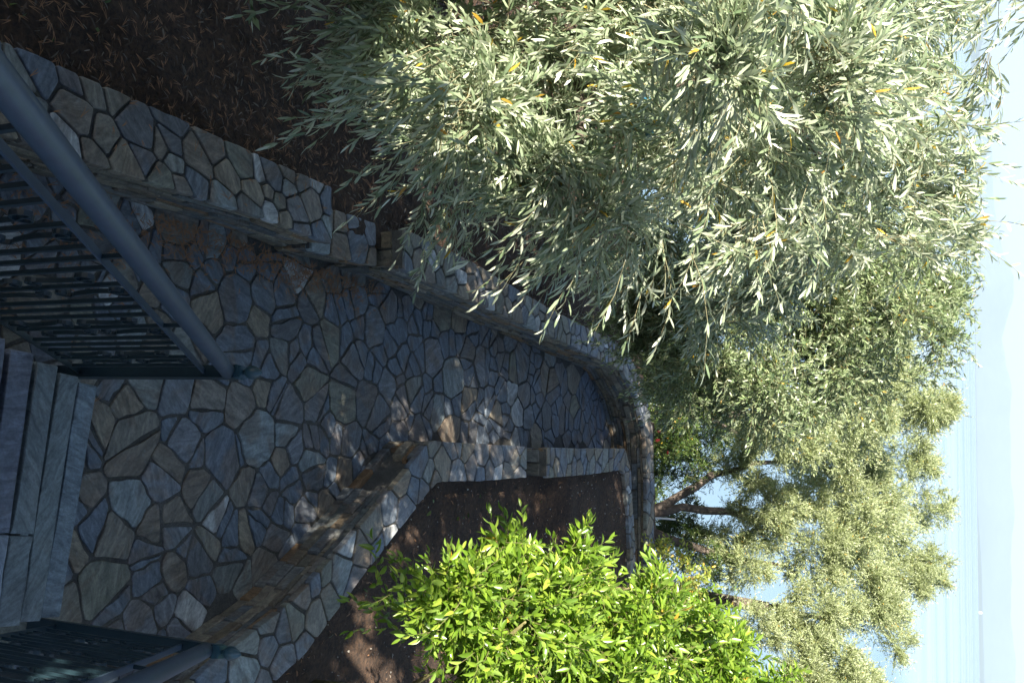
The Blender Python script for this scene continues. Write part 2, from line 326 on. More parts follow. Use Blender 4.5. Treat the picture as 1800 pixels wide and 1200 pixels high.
def stone_geo(poly, z0, z1, bev, rnd, mapf=None, tilt=.0):
    cx = sum(p[0] for p in poly) / len(poly); cyy = sum(p[1] for p in poly) / len(poly); n_ = len(poly); R = max(.02, math.sqrt(abs(area(poly)) / 3.14))
    tx, ty = rnd.uniform(-tilt, tilt), rnd.uniform(-tilt, tilt); v = []
    for sc_, z, tl in ((1 - bev * 1.6 / R, z1, 1), (1 - bev * .45 / R, z1 - bev * .35, 1), (1, z1 - bev * 1.1, 1), (1, z0, 0)):
        for x, y in poly:
            px, py = cx + (x - cx) * sc_, cyy + (y - cyy) * sc_
            zz = z + tl * ((px - cx) * tx + (py - cyy) * ty) + (rnd.uniform(-.0012, .0012) if tl else 0)
            q = mapf(px, py) if mapf else (px, py); v.append((q[0], q[1], zz))
    f = [tuple(range(n_))]
    for r_ in range(3):
        for i in range(n_): j = (i + 1) % n_; f.append((r_ * n_ + j, r_ * n_ + i, (r_ + 1) * n_ + i, (r_ + 1) * n_ + j))
    return v, f
def put_stones(items, name, stuffname, mat, parent, limit=300):
    """items: (size, v, f); the largest become parts, the rest one part"""
    items.sort(key=lambda t: -t[0]); rest = MB()
    for k, (s_, v, f) in enumerate(items):
        if k < limit:
            c = Vector((sum(p[0] for p in v) / len(v), sum(p[1] for p in v) / len(v), sum(p[2] for p in v) / len(v)))
            o = link(name, pymesh(name, [Vector(p) - c for p in v], f), mat, parent); o.location = c
        else: rest.add(v, f)
    if rest.v: rest.build(stuffname, mat, parent, 'stuff')

# ------------------------------------------------------------------ the path: crazy paving
rnd = random.Random(5)
path = empty('path'); path['kind'] = 'structure'
bed = grid_mesh('mortar_bed', np.arange(-1.5, 4.6, .12), np.arange(-.6, 11.2, .12), lambda x, y: np.where(inside(x, y, CPX), -.004, -.17) + .003 * vnoise(x, y, 6))
link('mortar_bed', bed, MAT['mortar'], path, None, True)
def pave_ok(x, y):
    if not inside(x, y): return False
    return not (.22 < x < 1.0 and y < 2.9)
lo, hi = (-1.3, 1.0), (3.4, 11.2)
sd, wt = poisson(520, lo, hi, .10, .46, rnd, lambda x, y: pave_ok(x, y))
its = []
def split_cells(pls, rnd, amin, prob, joint):
    out = []
    for p_ in pls:
        A = abs(area(p_))
        if A > amin and rnd.random() < prob:
            cx = sum(q[0] for q in p_) / len(p_) + rnd.uniform(-.25, .25) * math.sqrt(A); cy_ = sum(q[1] for q in p_) / len(p_) + rnd.uniform(-.25, .25) * math.sqrt(A); a = rnd.uniform(0, math.pi); nx, ny = math.cos(a), math.sin(a); d = nx * cx + ny * cy_; h = joint * rnd.uniform(.3, .6)
            p1 = clip(p_, nx, ny, d - h); p2 = clip(p_, -nx, -ny, -d - h)
            if len(p1) > 2 and len(p2) > 2 and abs(area(p1)) > .003 and abs(area(p2)) > .003: out += [p1, p2]; continue
        out.append(p_)
    return out
for poly in split_cells(cells(sd, wt, lo, hi, .017, rnd), rnd, .022, .5, .016):
    cx = sum(p[0] for p in poly) / len(poly); cyy = sum(p[1] for p in poly) / len(poly)
    if not pave_ok(cx, cyy): continue
    if max(math.dist(p, (cx, cyy)) for p in poly) > .55: continue
    pr_ = roughen(poly, rnd, .05, .009)
    if len(pr_) < 4: continue
    z1 = rnd.uniform(.001, .008); v, f = stone_geo(pr_, -.03, z1, .004, rnd, None, .02)
    its.append((area(poly) / ((cx ** 2 + cyy ** 2 + 9) ** .7), v, f))
print('paving stones', len(its))
put_stones(its, 'flagstone', 'small_flagstones', MAT['slate'], path, 300)

# ------------------------------------------------------------------ stone walls
def polylen(pl):
    d = [0]
    for a, b in zip(pl, pl[1:]): d.append(d[-1] + math.dist(a, b))
    return d
def wall_seg(parent, pin, pout, z, rnd, caps, faces, courses=None, clen=(.14, .36), side=1, core_in=.035, endface=None, smin=.13, smax=.30, zb=0.0, niche=None):
    md = mid(pin, pout); D = polylen(md); L = D[-1]; W = sum(math.dist(a, b) for a, b in zip(pin, pout)) / len(pin)
    def at(s, t):
        s = min(max(s, 0), L); k = 0
        while k < len(D) - 2 and D[k + 1] < s: k += 1
        q = (s - D[k]) / (D[k + 1] - D[k]); a = [pin[k][j] + (pin[k + 1][j] - pin[k][j]) * q for j in (0, 1)]; b_ = [pout[k][j] + (pout[k + 1][j] - pout[k][j]) * q for j in (0, 1)]
        t = t / W; return (a[0] + (b_[0] - a[0]) * t, a[1] + (b_[1] - a[1]) * t)
    # core
    b = MB(); N = len(pin); v = []
    for k in range(N):
        a = Vector((*pin[k], 0)); o = Vector((*pout[k], 0)); dd = (o - a).normalized(); ai = a + dd * core_in; oo = o - dd * .01
        for pt, zz in ((ai, -.25), (ai, z - .035), (oo, z - .035), (oo, -.25)): v.append((pt.x, pt.y, zz))
    f = []
    for k in range(N - 1):
        for j in range(3): q = (k * 4 + j, k * 4 + j + 1, (k + 1) * 4 + j + 1, (k + 1) * 4 + j); f.append(q)
    f.append((0, 3, 2, 1)); f.append(tuple((N - 1) * 4 + j for j in range(4)))
    b.add(v, f); b.build('mortar_core', MAT['mortar'], parent)
    # mortar bed between the cap stones
    b = MB(); v = []; K = max(6, int(L / .12))
    for k in range(K + 1):
        s = L * k / K
        for t in (.012, W - .012):
            p_ = at(s, t); v.append((*p_, z - .0115)); v.append((*p_, z - .036))
    f = []
    for k in range(K): o4 = k * 4; f += [(o4, o4 + 2, o4 + 6, o4 + 4), (o4, o4 + 4, o4 + 5, o4 + 1), (o4 + 2, o4 + 3, o4 + 7, o4 + 6)]
    f += [(0, 1, 3, 2), (K * 4, K * 4 + 2, K * 4 + 3, K * 4 + 1)]
    b.add(v, f); b.build('cap_mortar', MAT['mortar'], parent)
    n_ = int(L * W / (((smin + smax) / 2) ** 2) * 2.4) + 4
    sd, wt = poisson(n_, (0, .02), (L, W - .02), smin, smax, rnd)
    for poly in cells(sd, wt, (0, 0), (L, W), .018, rnd):
        pr_ = roughen(poly, rnd, .07, .004, .10)
        if len(pr_) < 4: continue
        zt = z + rnd.uniform(-.003, .005)
        vv, ff = stone_geo(pr_, z - .042, zt, .005, rnd, at, .012)
        if at(0, 1)[0] < at(0, 0)[0]: ff = [q[::-1] for q in ff]
        caps.append((area(poly), vv, ff))
    # dry-laid looking ledge stones on the path side
    if courses:
        zz = zb; hs = []
        while zz < z - .045:
            h = min(rnd.uniform(*courses), z - .043 - zz); hs.append((zz, max(h, .012))); zz += h
        for z0, h in hs:
            s = -rnd.uniform(0, .1)
            while s < L:
                ln = rnd.uniform(*clen) * (1 if h > .03 else .8); s0, s1 = max(s, 0), min(s + ln, L); s += ln
                if s1 - s0 < .03: continue
                if niche and z0 > niche[2] and z0 + h < niche[3] and s1 > niche[0] and s0 < niche[1]: continue
                ledge(faces, [at(s0 + (s1 - s0) * q, .0) for q in (0, .5, 1)], [at(s0 + (s1 - s0) * q, W * .5) for q in (0, .5, 1)], z0, h, rnd)
    return at, L, W
def ledge(faces, fr, bk, z0, h, rnd):
    g_ = .004; pr0 = rnd.uniform(.002, .022); v = []
    z1 = z0 + h - g_; rows = []
    for inset, out in ((0, -.03), (0, -.007), (.005, .0)):
        for zz, sgn in ((z0 + inset + g_ * .3, 0), (z1 - inset, 1)):
            for k in range(3):
                a = Vector((*fr[k], 0)); b_ = Vector((*bk[k], 0)); dd = (b_ - a).normalized(); t = (Vector((*fr[2], 0)) - Vector((*fr[0], 0))).normalized()
                e = (.003 + inset) * (1 if k == 0 else -1 if k == 2 else 0)
                q = a + t * e + dd * (pr0 - out + (rnd.uniform(-.003, .003) if out > -.02 else .02)); jz = rnd.uniform(-.002, .002)
                v.append((q.x, q.y, zz + jz))
    f = []
    o = 12; f += [(o, o + 1, o + 4, o + 3), (o + 1, o + 2, o + 5, o + 4)]
    def ring(b0): return [b0, b0 + 1, b0 + 2, b0 + 5, b0 + 4, b0 + 3]
    for A, B in ((0, 6), (6, 12)):
        ra, rb = ring(A), ring(B)
        for i in range(6): j = (i + 1) % 6; f.append((ra[i], ra[j], rb[j], rb[i]))
    c = (Vector(v[12]) + Vector(v[17])) / 2; nn = (Vector(v[13]) - Vector(v[12])).cross(Vector(v[15]) - Vector(v[12])); outw = Vector((*fr[0], 0)) - Vector((*bk[0], 0))
    if nn.dot(outw) < 0: f = [q[::-1] for q in f]
    faces.append((h * math.dist(fr[0], fr[2]), v, f))
rnd = random.Random(21)
lw = empty('stone_wall', (-.9, 4.2, 0)); tag(lw, 'low dry stone wall along the olive side of the path, curving across its far end', 'wall')
lw.location = (0, 0, 0); caps, faces = [], []
wall_seg(lw, LW_IN, LW_OUT, WH, rnd, caps, faces, (.035, .07), (.16, .42), smin=.15, smax=.30)
wall_seg(lw, S2_IN, S2_OUT, WL, rnd, caps, faces, (.04, .08), (.16, .4), smin=.17, smax=.34)
wall_seg(lw, S3_IN, S3_OUT, WH, rnd, caps, faces, (.035, .07), (.16, .42), smin=.13, smax=.30)
def cheek(b_in, b_out, z, zt, faces, rnd):
    """the end of the higher stretch, two big square brown stones above the lower wall top"""
    bi, bo = Vector((*b_in, 0)), Vector((*b_out, 0)); d = bo - bi; nrm = Vector((d.y, -d.x, 0)).normalized()
    if nrm.y > 0: nrm = -nrm
    for q0, q1 in ((.08, .50), (.53, .94)):
        fr = [tuple((bi + d * (q0 + (q1 - q0) * t) + nrm * .028)[:2]) for t in (0, .5, 1)]; bk = [tuple((bi + d * (q0 + (q1 - q0) * t) - nrm * .1)[:2]) for t in (0, .5, 1)]
        ledge(faces, fr, bk, z + .012, (zt - z) * .62, rnd)
cheek((-.47, 5.528), (-.74, 5.528), .17, WH, faces, rnd)
nb = MB(); q4 = [(-.49, 5.40), (-.465, 5.57), (-.745, 5.57), (-.775, 5.40)]; nb.add([(*p, -.2) for p in q4] + [(*p, .15) for p in q4], [(0, 1, 2, 3), (7, 6, 5, 4), (4, 5, 1, 0), (5, 6, 2, 1), (6, 7, 3, 2), (7, 4, 0, 3)]); nb.build('recess_sill', MAT['mortar'], lw)
for q in range(3): ledge(faces, [(-.493 + .02 * t, 5.445 + .08 * t) for t in (0, .5, 1)], [(-.77 + .02 * t, 5.445 + .08 * t) for t in (0, .5, 1)], .048 * q, .048, rnd)
put_stones(caps, 'flagstone', 'small_flagstones', MAT['slate'], lw, 290); put_stones(faces, 'ledge_stone', 'small_ledge_stones', MAT['ledge'], lw, 300)
rw = empty('stone_wall'); tag(rw, 'low dry stone wall edging the citrus bed, bent at a sharp corner', 'wall'); caps, faces = [], []
wall_seg(rw, RW_IN, RW_OUT, WR, rnd, caps, faces, (.04, .085), (.10, .30), smin=.16, smax=.34, niche=(3.50, 3.74, .06, .32), core_in=.06)
wall_seg(rw, RB_IN, RB_OUT, WH, rnd, caps, faces, (.04, .08), (.16, .38), smin=.12, smax=.26)
cheek((.91, 7.85), (1.17, 7.84), .20, WH, faces, rnd)
nb = MB(); q4 = [(.88, 7.50), (.92, 7.90), (1.165, 7.90), (1.125, 7.50)]; nb.add([(*p, -.2) for p in q4] + [(*p, .19) for p in q4], [(3, 2, 1, 0), (4, 5, 6, 7), (0, 1, 5, 4), (1, 2, 6, 5), (2, 3, 7, 6), (3, 0, 4, 7)]); nb.build('recess_sill', MAT['mortar'], rw)
for q in range(4): ledge(faces, [(.875 + .035 * t, 7.55 + .29 * t) for t in (0, .5, 1)], [(1.13 + .035 * t, 7.54 + .29 * t) for t in (0, .5, 1)], .048 * q, .048, rnd)
put_stones(caps, 'flagstone', 'small_flagstones', MAT['slate'], rw, 290); put_stones(faces, 'ledge_stone', 'small_ledge_stones', MAT['ledge'], rw, 300)

# ------------------------------------------------------------------ the stairs
rnd = random.Random(3)
st = empty('staircase'); tag(st, 'slate stairs with thick pale treads leading down onto the crazy paving', 'stairs')
core = MB()
for k in range(14):
    z = .16 * (k + 1); xl, yl = .175 - .052 * k, 3.28 - .24 * k; xr, yr = 1.16 - .058 * k, 3.06 - .225 * k
    a, b_ = Vector((xl, yl, 0)), Vector((xr, yr, 0)); d = (b_ - a).normalized(); bk = Vector((d.y, -d.x, 0))
    if bk.y > 0: bk = -bk
    dep = .238
    core.add([a + d * .02 + bk * .03 + Vector((0, 0, -.1)), b_ - d * .02 + bk * .03 + Vector((0, 0, -.1)), b_ - d * .02 + bk * .40 + Vector((0, 0, -.1)), a + d * .02 + bk * .40 + Vector((0, 0, -.1)),
              a + d * .02 + bk * .03 + Vector((0, 0, z - .034)), b_ - d * .02 + bk * .03 + Vector((0, 0, z - .034)), b_ - d * .02 + bk * .40 + Vector((0, 0, z - .034 + .0007 * k)), a + d * .02 + bk * .40 + Vector((0, 0, z - .034 + .0007 * k))],
             [(3, 2, 1, 0), (4, 5, 6, 7), (0, 1, 5, 4), (1, 2, 6, 5), (2, 3, 7, 6), (3, 0, 4, 7)])
    cuts = [0, 1] if k in (0, 1) else [0, rnd.uniform(.3, .7), 1]
    for c0, c1 in zip(cuts, cuts[1:]):
      if True:
        L = (b_ - a).length; p0 = c0 * L + (.004 if c0 else 0); p1 = c1 * L - (.004 if c1 < 1 else 0)
        nseg = 5
      for q0, q1 in ((0, .098), (.122, .238)):
        dep = q1; poly = []
        for j in range(nseg + 1): t = p0 + (p1 - p0) * j / nseg; poly.append((t, q0 + rnd.uniform(-.003, .003)))
        for j in range(nseg + 1): t = p1 + (p0 - p1) * j / nseg; poly.append((t, dep + rnd.uniform(-.006, .004)))
        mp_ = lambda s, q: tuple((a + d * s + bk * q)[:2])
        v, f = stone_geo(poly, z - .034, z + rnd.uniform(0, .002), .006, rnd, mp_)
        c = Vector((sum(p[0] for p in v) / len(v), sum(p[1] for p in v) / len(v), z)); f = [q[::-1] for q in f]
        o = link('tread', pymesh('tread', [Vector(p) - c for p in v], f), MAT['tread'], st); o.location = c
core.build('mortar_core', MAT['mortar'], st)

# ------------------------------------------------------------------ the railings
def spiral(c, r0, r1, a0, turns, n, ux, uz):
    out = []
    for i in range(n):
        t = i / (n - 1); r = r0 + (r1 - r0) * t; a = a0 + turns * 2 * math.pi * t; out.append(Vector(c) + ux * r * math.cos(a) + uz * r * math.sin(a))
    return out
def railing(x0, y0, length, label, group):
    root = empty('stair_railing', (x0, y0, 0)); tag(root, label, 'railing', group)
    ang = math.radians(14.7); hd = Vector((-math.sin(ang), -math.cos(ang), 0)); rise = .622; sl_ = hd + Vector((0, 0, rise)); nrm = Vector((-hd.y, hd.x, 0)); Z = Vector((0, 0, 1))
    b = MB(); b.box((-.0255, -.0255, 0), (.0255, .0255, 1.035), Matrix.Rotation(ang, 4, 'Z').inverted()); b.build('post', MAT['iron'], root)
    b = MB(); Mz = Matrix.Rotation(-ang, 4, 'Z'); b.box((-.027, -.027, 1.036), (.027, .027, 1.05), Mz); b.box((-.024, -.024, 1.05), (.024, .024, 1.066), Mz); b.build('cap', MAT['cap_paint'], root)
    b = MB(); b.lathe([(.010, 1.066), (.010, 1.078), (.017, 1.083), (.026, 1.094), (.0285, 1.108), (.026, 1.122), (.019, 1.137), (.010, 1.15), (.003, 1.158)], 18); b.build('finial', MAT['cap_paint'], root, None, True)
    b = MB(); K = 14; b.tube([hd * .02 + Z * 1.0 + sl_ * (length - .02) * i / K for i in range(K + 1)], .031, 20); b.build('handrail', MAT['rail'], root, None, True)
    b = MB(); b.bar(hd * .02 + Z * .875, sl_ * length + Z * .865, .022, .008); b.build('top_bar', MAT['rail'], root)
    b = MB(); b.bar(hd * .02 + Z * .165, sl_ * length + Z * .155, .022, .008); b.build('bottom_bar', MAT['iron'], root)
    bars = [(.135, 0, 0)]
    for k in range(5):
        o_ = .27 + .435 * k; bars += [(o_, 1, k % 3 == 1), (o_ + .135, 0, 0), (o_ + .213, 0, k % 3 == 2), (o_ + .291, 0, 0)]
    for d, scroll, tall in bars:
        if d > length - .04: break
        pos = hd * d; zl = .17 + rise * d; zu = .862 + rise * d
        b = MB(); M = Matrix.Translation(pos) @ Matrix.Rotation(-ang, 4, 'Z'); b.box((-.0062, -.0062, zl), (.0062, .0062, zu + (.115 if tall else 0)), M); b.build('baluster', MAT['iron'], root)
        if scroll:
            zm = (zl + zu) / 2
            for sgn in (-1, 1):
                for vz in (-1, 1):
                    b = MB(); ux = hd * sgn; uz = Z * vz; base = pos + Z * zm
                    s1 = spiral(base + ux * .058 + uz * .262, .009, .040, 0, 1.2, 20, ux, uz)
                    s2 = spiral(base + ux * .050 + uz * .045, .007, .032, 0, -1.15, 18, ux, -uz)[::-1]
                    P0, P3 = s1[-1], s2[0]; midp = []
                    for t in [k / 9 for k in range(1, 9)]:
                        q = P0.lerp(P3, t); midp.append(q - ux * (.016 * math.sin(math.pi * t)))
                    b.ribbon(s1 + midp + s2, nrm, .014, .005); b.build('scroll', MAT['iron'], root, None)
            b = MB(); b.box((-.010, -.009, zm - .012), (.010, .009, zm + .012), M); b.build('collar', MAT['iron'], root)
    return root
railing(.11, 3.2, 2.45, 'long iron stair railing beside the soil bed wall, with scrolls and a bud finial', 'iron stair railings')
railing(1.2, 3.05, 2.3, 'iron stair railing above the curved ledge stone wall, mostly cut off by the frame', 'iron stair railings')

# ------------------------------------------------------------------ foliage
def nrmz(a): return a / np.maximum(np.linalg.norm(a, axis=-1, keepdims=True), 1e-9)
LEAF = {}
def leaf_template(L, W, fold, curl, full):
    if full == 2:
        t = np.array([0, .18, .45, .75, 1]); wd = np.array([0, .72, 1, .66, 0]) * W / 2; zc = -curl * t ** 2
        V = [(0, 0, 0)]
        for k in (1, 2, 3): V += [(-wd[k], t[k], zc[k] + fold * wd[k]), (0, t[k], zc[k]), (wd[k], t[k], zc[k] + fold * wd[k])]
        V.append((0, 1, zc[4])); V = np.array(V) * L; V[:, 0] *= 1
        T = np.array([(0, 2, 1), (0, 3, 2), (7, 8, 10), (8, 9, 10)]); Q = np.array([(1, 2, 5, 4), (2, 3, 6, 5), (4, 5, 8, 7), (5, 6, 9, 8)])
        return V, T, Q
    if full == 1:
        V = np.array([(0, 0, 0), (-W * .42, .28, 0), (W * .42, .28, fold * W), (-W * .40, .74, -curl * .5), (W * .40, .74, fold * W - curl * .5), (0, 1, -curl)]) * L
        return V, np.array([(0, 2, 1), (3, 4, 5)]), np.array([(1, 2, 4, 3)])
    V = np.array([(0, 0, 0), (-W / 2, .5, 0), (W / 2, .5, fold * W / 2), (0, 1, 0)]) * L
    return V, np.array([(0, 2, 1), (1, 2, 3)]), None
def leaf_mesh(name, tmpl, O, D, Nn, S):
    V, T, Q = tmpl; X = nrmz(np.cross(D, Nn)); Zz = np.cross(X, D); n_ = len(O); k = len(V)
    W = O[:, None, :] + S[:, None, None] * (V[None, :, 0:1] * X[:, None, :] + V[None, :, 1:2] * D[:, None, :] + V[None, :, 2:3] * Zz[:, None, :])
    off = (np.arange(n_) * k)[:, None, None]; Fs = [(T[None] + off).reshape(-1, 3)]
    if Q is not None: Fs.append((Q[None] + off).reshape(-1, 4))
    return npmesh(name, W.reshape(-1, 3), Fs)
def crown(lobes, n_shoots, L, rng, up=.5, fan=12, spread=.45, inner=.4, fwd=None, clr=.13):
    lob = np.array(lobes, float); wts = lob[:, 3] ** 2; wts /= wts.sum(); nc = max(1, n_shoots // fan)
    li = rng.choice(len(lob), nc, p=wts); c = lob[li, :3]; r = lob[li, 3]
    u = nrmz(rng.normal(size=(nc, 3))); rad = inner + (1 - inner) * rng.random(nc) ** .7
    pos = c + u * (r * rad - L * .5)[:, None] * np.array([1, 1, .95])
    cd = u + np.array([0, 0, up]) + rng.normal(size=(nc, 3)) * .35
    if fwd is not None: cd = cd + np.array(fwd)
    cd = nrmz(cd); idx = np.repeat(np.arange(nc), fan); n_ = len(idx)
    D = nrmz(cd[idx] + rng.normal(size=(n_, 3)) * spread); P = pos[idx] + rng.normal(size=(n_, 3)) * clr * np.minimum(1, r[idx] * 2)[:, None] * .6
    return P, D, L * rng.uniform(.55, 1.25, n_)
def shoots(P, D, Ls, pairs, rng, droop=.25, ang=.62, leafs=(.75, 1.15), base=.12, whorl=False):
    n_ = len(P); bend = rng.normal(size=(n_, 3)) * .12; bend[:, 2] -= droop
    pt = lambda s: P + D * (Ls * s)[:, None] + bend * (Ls * s * s)[:, None]
    ref = nrmz(rng.normal(size=(n_, 3))); O, LD, LN, LS = [], [], [], []
    for k in range(pairs):
        s = base + (1 - base) * (k + .5) / pairs; T = nrmz(D + 2 * bend * s); A = nrmz(np.cross(T, ref)); B = np.cross(T, A); ph = k * (2.4 if whorl else math.pi / 2)
        sd = A * math.cos(ph) + B * math.sin(ph)
        for sg in ((1,) if whorl else (1, -1)):
            jit = rng.normal(size=(n_, 3)) * .22; a_ = ang * (1.15 - .45 * s)
            d = nrmz(T * math.cos(a_) + sg * sd * math.sin(a_) + jit); nn = np.array([0, 0, 1.]) + rng.normal(size=(n_, 3)) * .55; nn = nrmz(nn - d * (nn * d).sum(1, keepdims=True))
            keep = rng.random(n_) < .93
            O.append(pt(s)[keep]); LD.append(d[keep]); LN.append(nn[keep]); LS.append((rng.uniform(*leafs, n_) * (1 - .35 * abs(s - .45)))[keep])
    T = nrmz(D + 2 * bend); O.append(pt(1)); LD.append(T); LN.append(nrmz(np.cross(T, ref))); LS.append(rng.uniform(.6, .9, n_))
    return np.concatenate(O), np.concatenate(LD), np.concatenate(LN), np.concatenate(LS), pt, bend
def twig_mesh(name, pt, D, r, rng):
    S = [0, .33, .66, 1]; pts = [pt(s) for s in S]; A = nrmz(np.cross(D, nrmz(rng.normal(size=D.shape)))); B = np.cross(nrmz(D), A); n_ = len(D); V = []
    for s, q in zip(S, pts):
        rr = r * (1 - .6 * s)
        for k in range(3): a = 2 * math.pi * k / 3; V.append(q + (A * math.cos(a) + B * math.sin(a)) * rr)
    V = np.stack(V, 1); f = np.array([(i * 3 + k, i * 3 + (k + 1) % 3, (i + 1) * 3 + (k + 1) % 3, (i + 1) * 3 + k) for i in range(3) for k in range(3)])
    return npmesh(name, V.reshape(-1, 3), [(f[None] + (np.arange(n_) * 12)[:, None, None]).reshape(-1, 4)])
Fn, Rn, Un = np.array(F), np.array(Rt), np.array(Up)
def pick_near(O, n_):
    q = O - CAM; wz = q @ Fn; ok = (wz > .5) & (np.abs(q @ Un / wz) < .5) & (np.abs(q @ Rn / wz) < .335); d = np.where(ok, wz, 1e9); return np.argsort(d)[:n_]
def clumps(lobes, k, rs, rng):
    out = []
    for x, y, z, r in lobes:
        u = nrmz(rng.normal(size=(k, 3)) + np.array([0, -.15, .25]))
        for q in u: out.append((x + q[0] * r * .72, y + q[1] * r * .72, z + q[2] * r * .72, r * rs * rng.uniform(.75, 1.25)))
    return out
def tree(name, label, cat, lobes, nsh, L, pairs, leafL, leafW, mat, twigmat, trunk, limbs, rng, detail=1, group=None, single=0, yellow=0., up=.5, fan=12, spread=.45, inner=.4,
         droop=.25, ang=.62, twig_r=.0016, clr=.13, fold=.25, curl=.12, whorl=False, fwd=None, keepout=None, extra=None, bark='bark'):
    root = empty(name, trunk[0][0]); tag(root, label, cat, group); T0 = Vector(trunk[0][0])
    def lp(p): return tuple(Vector(p) - T0)
    b = MB(); b.tube([lp(p) for p, r in trunk], [r for p, r in trunk], 12, True, .10); b.build('trunk', MAT[bark], root, None, True)
    for lm in limbs:
        b = MB(); b.tube([lp(p) for p, r in lm], [r for p, r in lm], 8, True, .10); b.build('branch', MAT[bark], root, None, True)
    P, D, Ls = crown(lobes, nsh, L, rng, up, fan, spread, inner, fwd, clr)
    if extra: P = np.concatenate([P, extra[0]]); D = np.concatenate([D, extra[1]]); Ls = np.concatenate([Ls, extra[2]])
    if keepout is not None: k = keepout(P + D * Ls[:, None]) & keepout(P); P, D, Ls = P[k], D[k], Ls[k]
    O, LD, LN, LS, pt, bend = shoots(P, D, Ls, pairs, rng, droop, ang, whorl=whorl)
    if len(O) > 40000 and detail == 2: detail = 1
    tm = leaf_template(leafL, leafW, fold, curl, detail); T0n = np.array(T0); mask = np.ones(len(O), bool)
    if yellow:
        yi = rng.random(len(O)) < yellow; mask &= ~yi
        link('yellow_leaves', leaf_mesh('yellow_leaves', tm, O[yi] - T0n, LD[yi], LN[yi], LS[yi]), MAT['yellow'], root, 'stuff')
    if single:
        mi = np.where(mask)[0]; pk = mi[pick_near(O[mi], single)]; mask[pk] = False
        lm_ = [leaf_mesh('leaf', leaf_template(leafL, leafW * w_, fold, c_, 2), np.zeros((1, 3)), np.array([[0, 1., 0]]), np.array([[0, 0, 1.]]), np.ones(1)) for w_, c_ in ((1, curl), (.85, curl * 1.6), (1.12, curl * .5), (.95, -curl * .6))]
        for q in lm_: q.materials.append(MAT[mat])
        for j, i in enumerate(pk):
            X = nrmz(np.cross(LD[i], LN[i])); Z_ = np.cross(X, LD[i]); o = bpy.data.objects.new('leaf', lm_[j % 4]); C.objects.link(o); o.parent = root; s_ = LS[i]
            o.matrix_local = Matrix(((X[0] * s_, LD[i][0] * s_, Z_[0] * s_, O[i][0] - T0n[0]), (X[1] * s_, LD[i][1] * s_, Z_[1] * s_, O[i][1] - T0n[1]), (X[2] * s_, LD[i][2] * s_, Z_[2] * s_, O[i][2] - T0n[2]), (0, 0, 0, 1)))
    fo = link('foliage', leaf_mesh('foliage', tm, (O - T0n)[mask], LD[mask], LN[mask], LS[mask]), MAT[mat], root, 'stuff')
    if twigmat: link('twigs', twig_mesh('twigs', lambda s: pt(s) - T0n, D, twig_r, rng), MAT[twigmat], root, 'stuff')
    print(name, 'leaves', len(O)); return root
def sprays(rows, rng):
    """long leading shoots: (tip-side start, direction, length, count, scatter)"""
    P, D, Ls = [], [], []
    for st_, dr, ln, cnt, sc_ in rows:
        P.append(np.array(st_) + rng.normal(size=(cnt, 3)) * sc_); D.append(nrmz(np.array(dr) + rng.normal(size=(cnt, 3)) * .28)); Ls.append(ln * rng.uniform(.7, 1.2, cnt))
    return np.concatenate(P), np.concatenate(D), np.concatenate(Ls)

rg = np.random.default_rng(4)
T1 = [(-1.0, 3.54, 2.12, .72), (-.45, 3.38, 2.43, .34), (-.81, 3.62, 2.95, .62), (-.75, 4.79, 3.30, .6), (-.5, 5.02, 2.69, .5), (-.86, 2.75, 3.12, .30), (-1.43, 5.2, 3.35, .4), (-1.31, 3.53, 1.45, .26),
      (-1.0, 4.6, 3.66, .25), (-.80, 3.49, 1.82, .33), (-1.27, 3.51, 1.98, .4), (-1.95, 6.0, 3.45, .4), (-1.5, 5.6, 3.0, .5), (-1.1, 5.8, 2.6, .5), (-1.34, 3.95, 2.4, .5), (-.7, 4.1, 2.5, .45), (-.95, 3.9, 2.1, .38), (-1.5, 4.1, 2.9, .5), (-1.6, 4.6, 3.15, .5), (-.7, 4.9, 2.9, .5), (-.9, 5.4, 3.4, .4), (-1.7, 4.2, 2.9, .8), (-2.1, 5.4, 2.7, 1.0), (-1.5, 6.2, 2.6, .8)]
